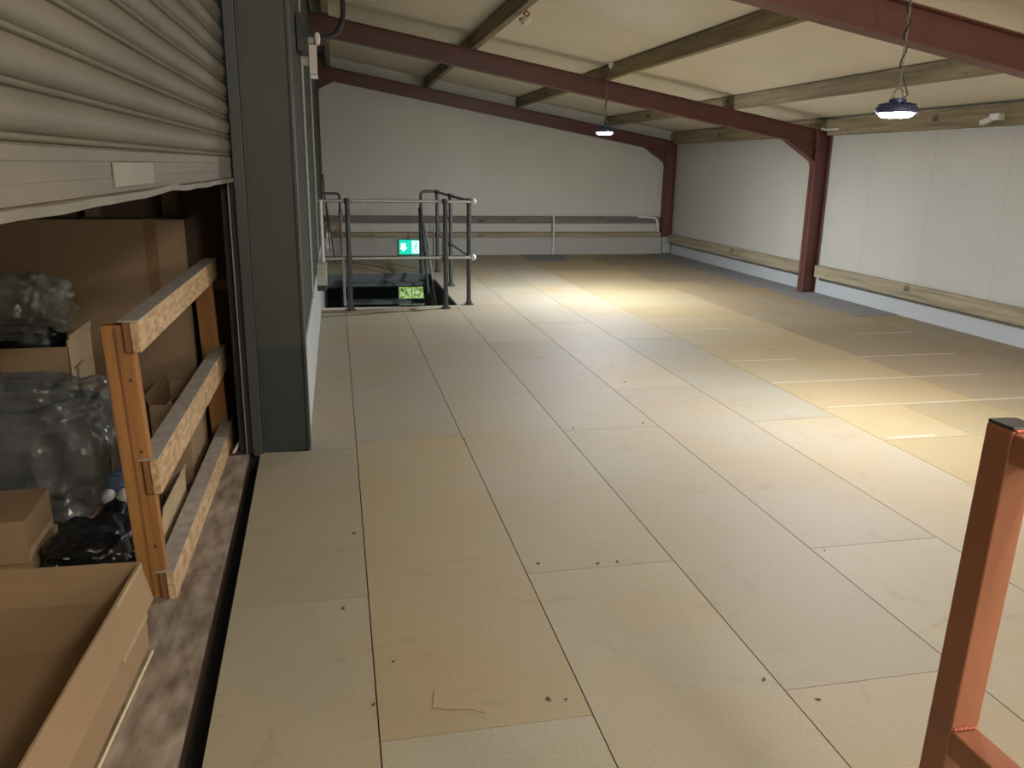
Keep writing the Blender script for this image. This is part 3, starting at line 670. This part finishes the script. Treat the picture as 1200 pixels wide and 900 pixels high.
# ------------------------------------------------------------------ hanging lamps
def lamp(x, y, z, ztop, label, first):
    t = thing('hanging_lamp', label, 'lamp', (x, y, z))
    R_ = .125
    s = MB(); s.lathe([(.09, -.004), (.108, .0), (.113, .010), (.111, .026), (.10, .038), (.06, .050), (.045, .056)], seg=48); s.build('housing', M['lampbody'], t, True)
    s = MB()
    for k in range(24):
        a = 2 * PI * k / 24; s.bar((.05 * math.cos(a), .05 * math.sin(a), .050), (.097 * math.cos(a), .097 * math.sin(a), .041), .004, .012)
    s.build('cooling_fins', M['lampbody'], t)
    s = MB(); s.lathe([(.03, -.024), (.068, -.021), (.086, -.012), (.089, -.004)], seg=40); s.build('lens', M['lens' if first else 'lensfar'], t, True)
    s = MB(); s.lathe([(.045, .055), (.045, .072), (.02, .078)], seg=24); s.build('driver_cap', M['lampbody'], t, True)
    s = MB(); s.tube([(.035 * math.cos(a), 0, .10 + .028 * math.sin(a)) for a in [2 * PI * i / 16 for i in range(16)]], .004, 6, True); s.build('hanging_ring', M['chain'], t, True)
    s = MB(); n = 18
    zc = .13; sx = 0
    s.tube([(-.04, 0, .075), (0, 0, .15), (.04, 0, .075)], .004, 6); s.build('hanger_wire', M['chain'], t, True)
    s = MB(); L_ = ztop - z - .14; pitch = .030; k = 0
    while k * pitch < L_:
        zc = .14 + k * pitch + pitch / 2; a0 = 0 if k % 2 else PI / 2
        s.tube([(.007 * math.cos(a) * math.cos(a0) , .007 * math.cos(a) * math.sin(a0), zc + .019 * math.sin(a)) for a in [2 * PI * i / 10 for i in range(10)]], .0026, 5, True); k += 1
    s.build('chain', M['chain'], t, True)
    pts = [(.03, 0, .07), (.055, .0, .10), (.012, .0, .20)] + [(.012 * math.cos(i * .9), .012 * math.sin(i * .9), .20 + i * (L_ - .08) / 20) for i in range(1, 21)]
    s = MB(); s.tube(pts, .004, 6); s.build('supply_cable', M['cable'], t, True)
    return t
lamp(3.045, 4.18, 1.815, 2.44, 'round hanging lamp nearest the camera, blue-grey rim, at the right under the first red rafter', True)
lamp(3.01, 9.20, 1.885, 2.56, 'round hanging lamp farther from the camera, glowing in front of the back wall', False)
t = thing('lamp_socket', 'small white socket on the purlin where the far lamp hangs', 'socket', (3.025, 9.13, 2.60))
s = MB(); s.blob((0, 0, 0), (.028, .024, .036), 0, 1, 0, .7, 3); s.build('socket_body', M['white'], t, True)
s = MB(); s.cyl((0, 0, -.035), (.0, 0, -.06), .012); s.build('cable_gland', M['grey'], t, True)

# ------------------------------------------------------------------ red guardrail in the right foreground
PX, PYY, PZ, PW = 1.037, 1.091, 1.10, .057
t = thing('red_guardrail', 'red oxide square-tube guardrail end in the right foreground', 'guardrail', (PX, PYY, 0), (0, .027, 0))
s = MB(); s.box(0, PW, -PW / 2, PW / 2, .004, PZ - .005, .003); s.build('post', M['redrail'], t)
s = MB(); s.box(.001, PW - .001, -PW / 2 + .001, PW / 2 - .001, PZ - .005, PZ + .001, .001); s.build('end_cap', M['galvd'], t)
for zc in (PZ - .034, .500):
    s = MB(); s.box(0.001, PW - .001, -1.6, -PW / 2, zc - .026, zc + .026, .004); r = s.build('rail', M['redrail'], t)
    s = MB(); n = 14
    s.tube([(.004 + (PW - .008) * i / n, -PW / 2 - .003 + .001 * (i % 3), zc + .029 + .0018 * (i % 2)) for i in range(n + 1)], .0028, 6); s.build('weld_bead', M['weld'], r, True)

# ------------------------------------------------------------------ small debris on the floor
spots = [(.05, 2.05, .5), (.60, 1.97, .2), (.55, 1.98, .9), (.72, 2.80, 1.), (.95, 2.76, .3), (1.03, 2.76, .5), (1.78, 4.45, .3), (1.33, 4.42, 2.), (1.90, 2.70, .6), (.66, 4.33, .9), (2.0, 5.4, .3), (1.22, 1.95, .4), (1.33, 1.83, 1.3), (-.03, 2.60, .8), (.12, 2.25, 1.4), (.02, 3.2, .2)]
for i, (x, y, r) in enumerate(spots):
    s = MB(); s.prism([(-.009, -.004), (.002, -.006), (.011, -.001), (.004, .005), (-.006, .004)], 2, .0005, .003)
    o = s.build('floor_chip', M['speck']); o.location = (x, y, 0); o.rotation_euler = (0, 0, r * 2); sc = .5 + random.random() * .7; o.scale = (sc, sc, 1)
    tag(o, 'tiny dark wood chip lying on the floor boards', 'wood chip', 'tiny dark chips scattered on the floor boards')
s = MB(); s.tube([(.23, 2.08, .003), (.215, 2.0, .003), (.26, 1.985, .003), (.32, 1.975, .003), (.36, 1.95, .003)], 0.0011, 5)
tag(s.build('wire_offcut', M['tape'], smooth=True), 'thin curled wire offcut on the yellowish board near the bottom', 'wire')

# ------------------------------------------------------------------ lights (point lights without fixtures: one unseen hall lamp, one added fill, one lower storey)
def pt(name, loc, power, colr, r=.25):
    l = bpy.data.lights.new(name, 'POINT'); l.energy = power; l.color = colr; l.shadow_soft_size = r
    o = bpy.data.objects.new(name, l); col.objects.link(o); o.location = loc; return o
pt('rear_unseen_light', (3.05, -.75, 1.95), 75, (1, .96, .9))
pt('rear_unseen_light', (1.25, -.9, 2.62), 95, (1, .95, .87))  # added fill for the foreground floor; no lamp hangs here
pt('lower_storey_light', (1.8, 13.0, -.8), 2.5, (.8, .95, 1))

w = bpy.data.worlds.new('world'); scn.world = w; w.use_nodes = True
w.node_tree.nodes['Background'].inputs[0].default_value = (.5, .6, .7, 1); w.node_tree.nodes['Background'].inputs[1].default_value = .02

# ------------------------------------------------------------------ camera
yaw, pitch, roll, f = 0.21232484, 0.26173645, 0.01588977, 952.45
cy_, sy_, cp, sp_, cr, sr = math.cos(yaw), math.sin(yaw), math.cos(pitch), math.sin(pitch), math.cos(roll), math.sin(roll)
fw = Vector((sy_ * cp, cy_ * cp, -sp_)); rt = Vector((cy_, -sy_, 0)); up = rt.cross(fw)
r2 = cr * rt + sr * up; u2 = -sr * rt + cr * up
cam = bpy.data.cameras.new('camera'); cam.sensor_width = 36; cam.lens = f * 36 / 1200; cam.clip_start = .02; cam.clip_end = 100
co = bpy.data.objects.new('camera', cam); col.objects.link(co)
mt = Matrix((r2, u2, -fw)).transposed().to_4x4(); mt.translation = (0, 0, 1.5); co.matrix_world = mt
scn.camera = co
vs = scn.view_settings; vs.view_transform = 'Standard'; vs.look = 'None'; vs.gamma = 1; vs.use_curve_mapping = False; vs.exposure = 1.0
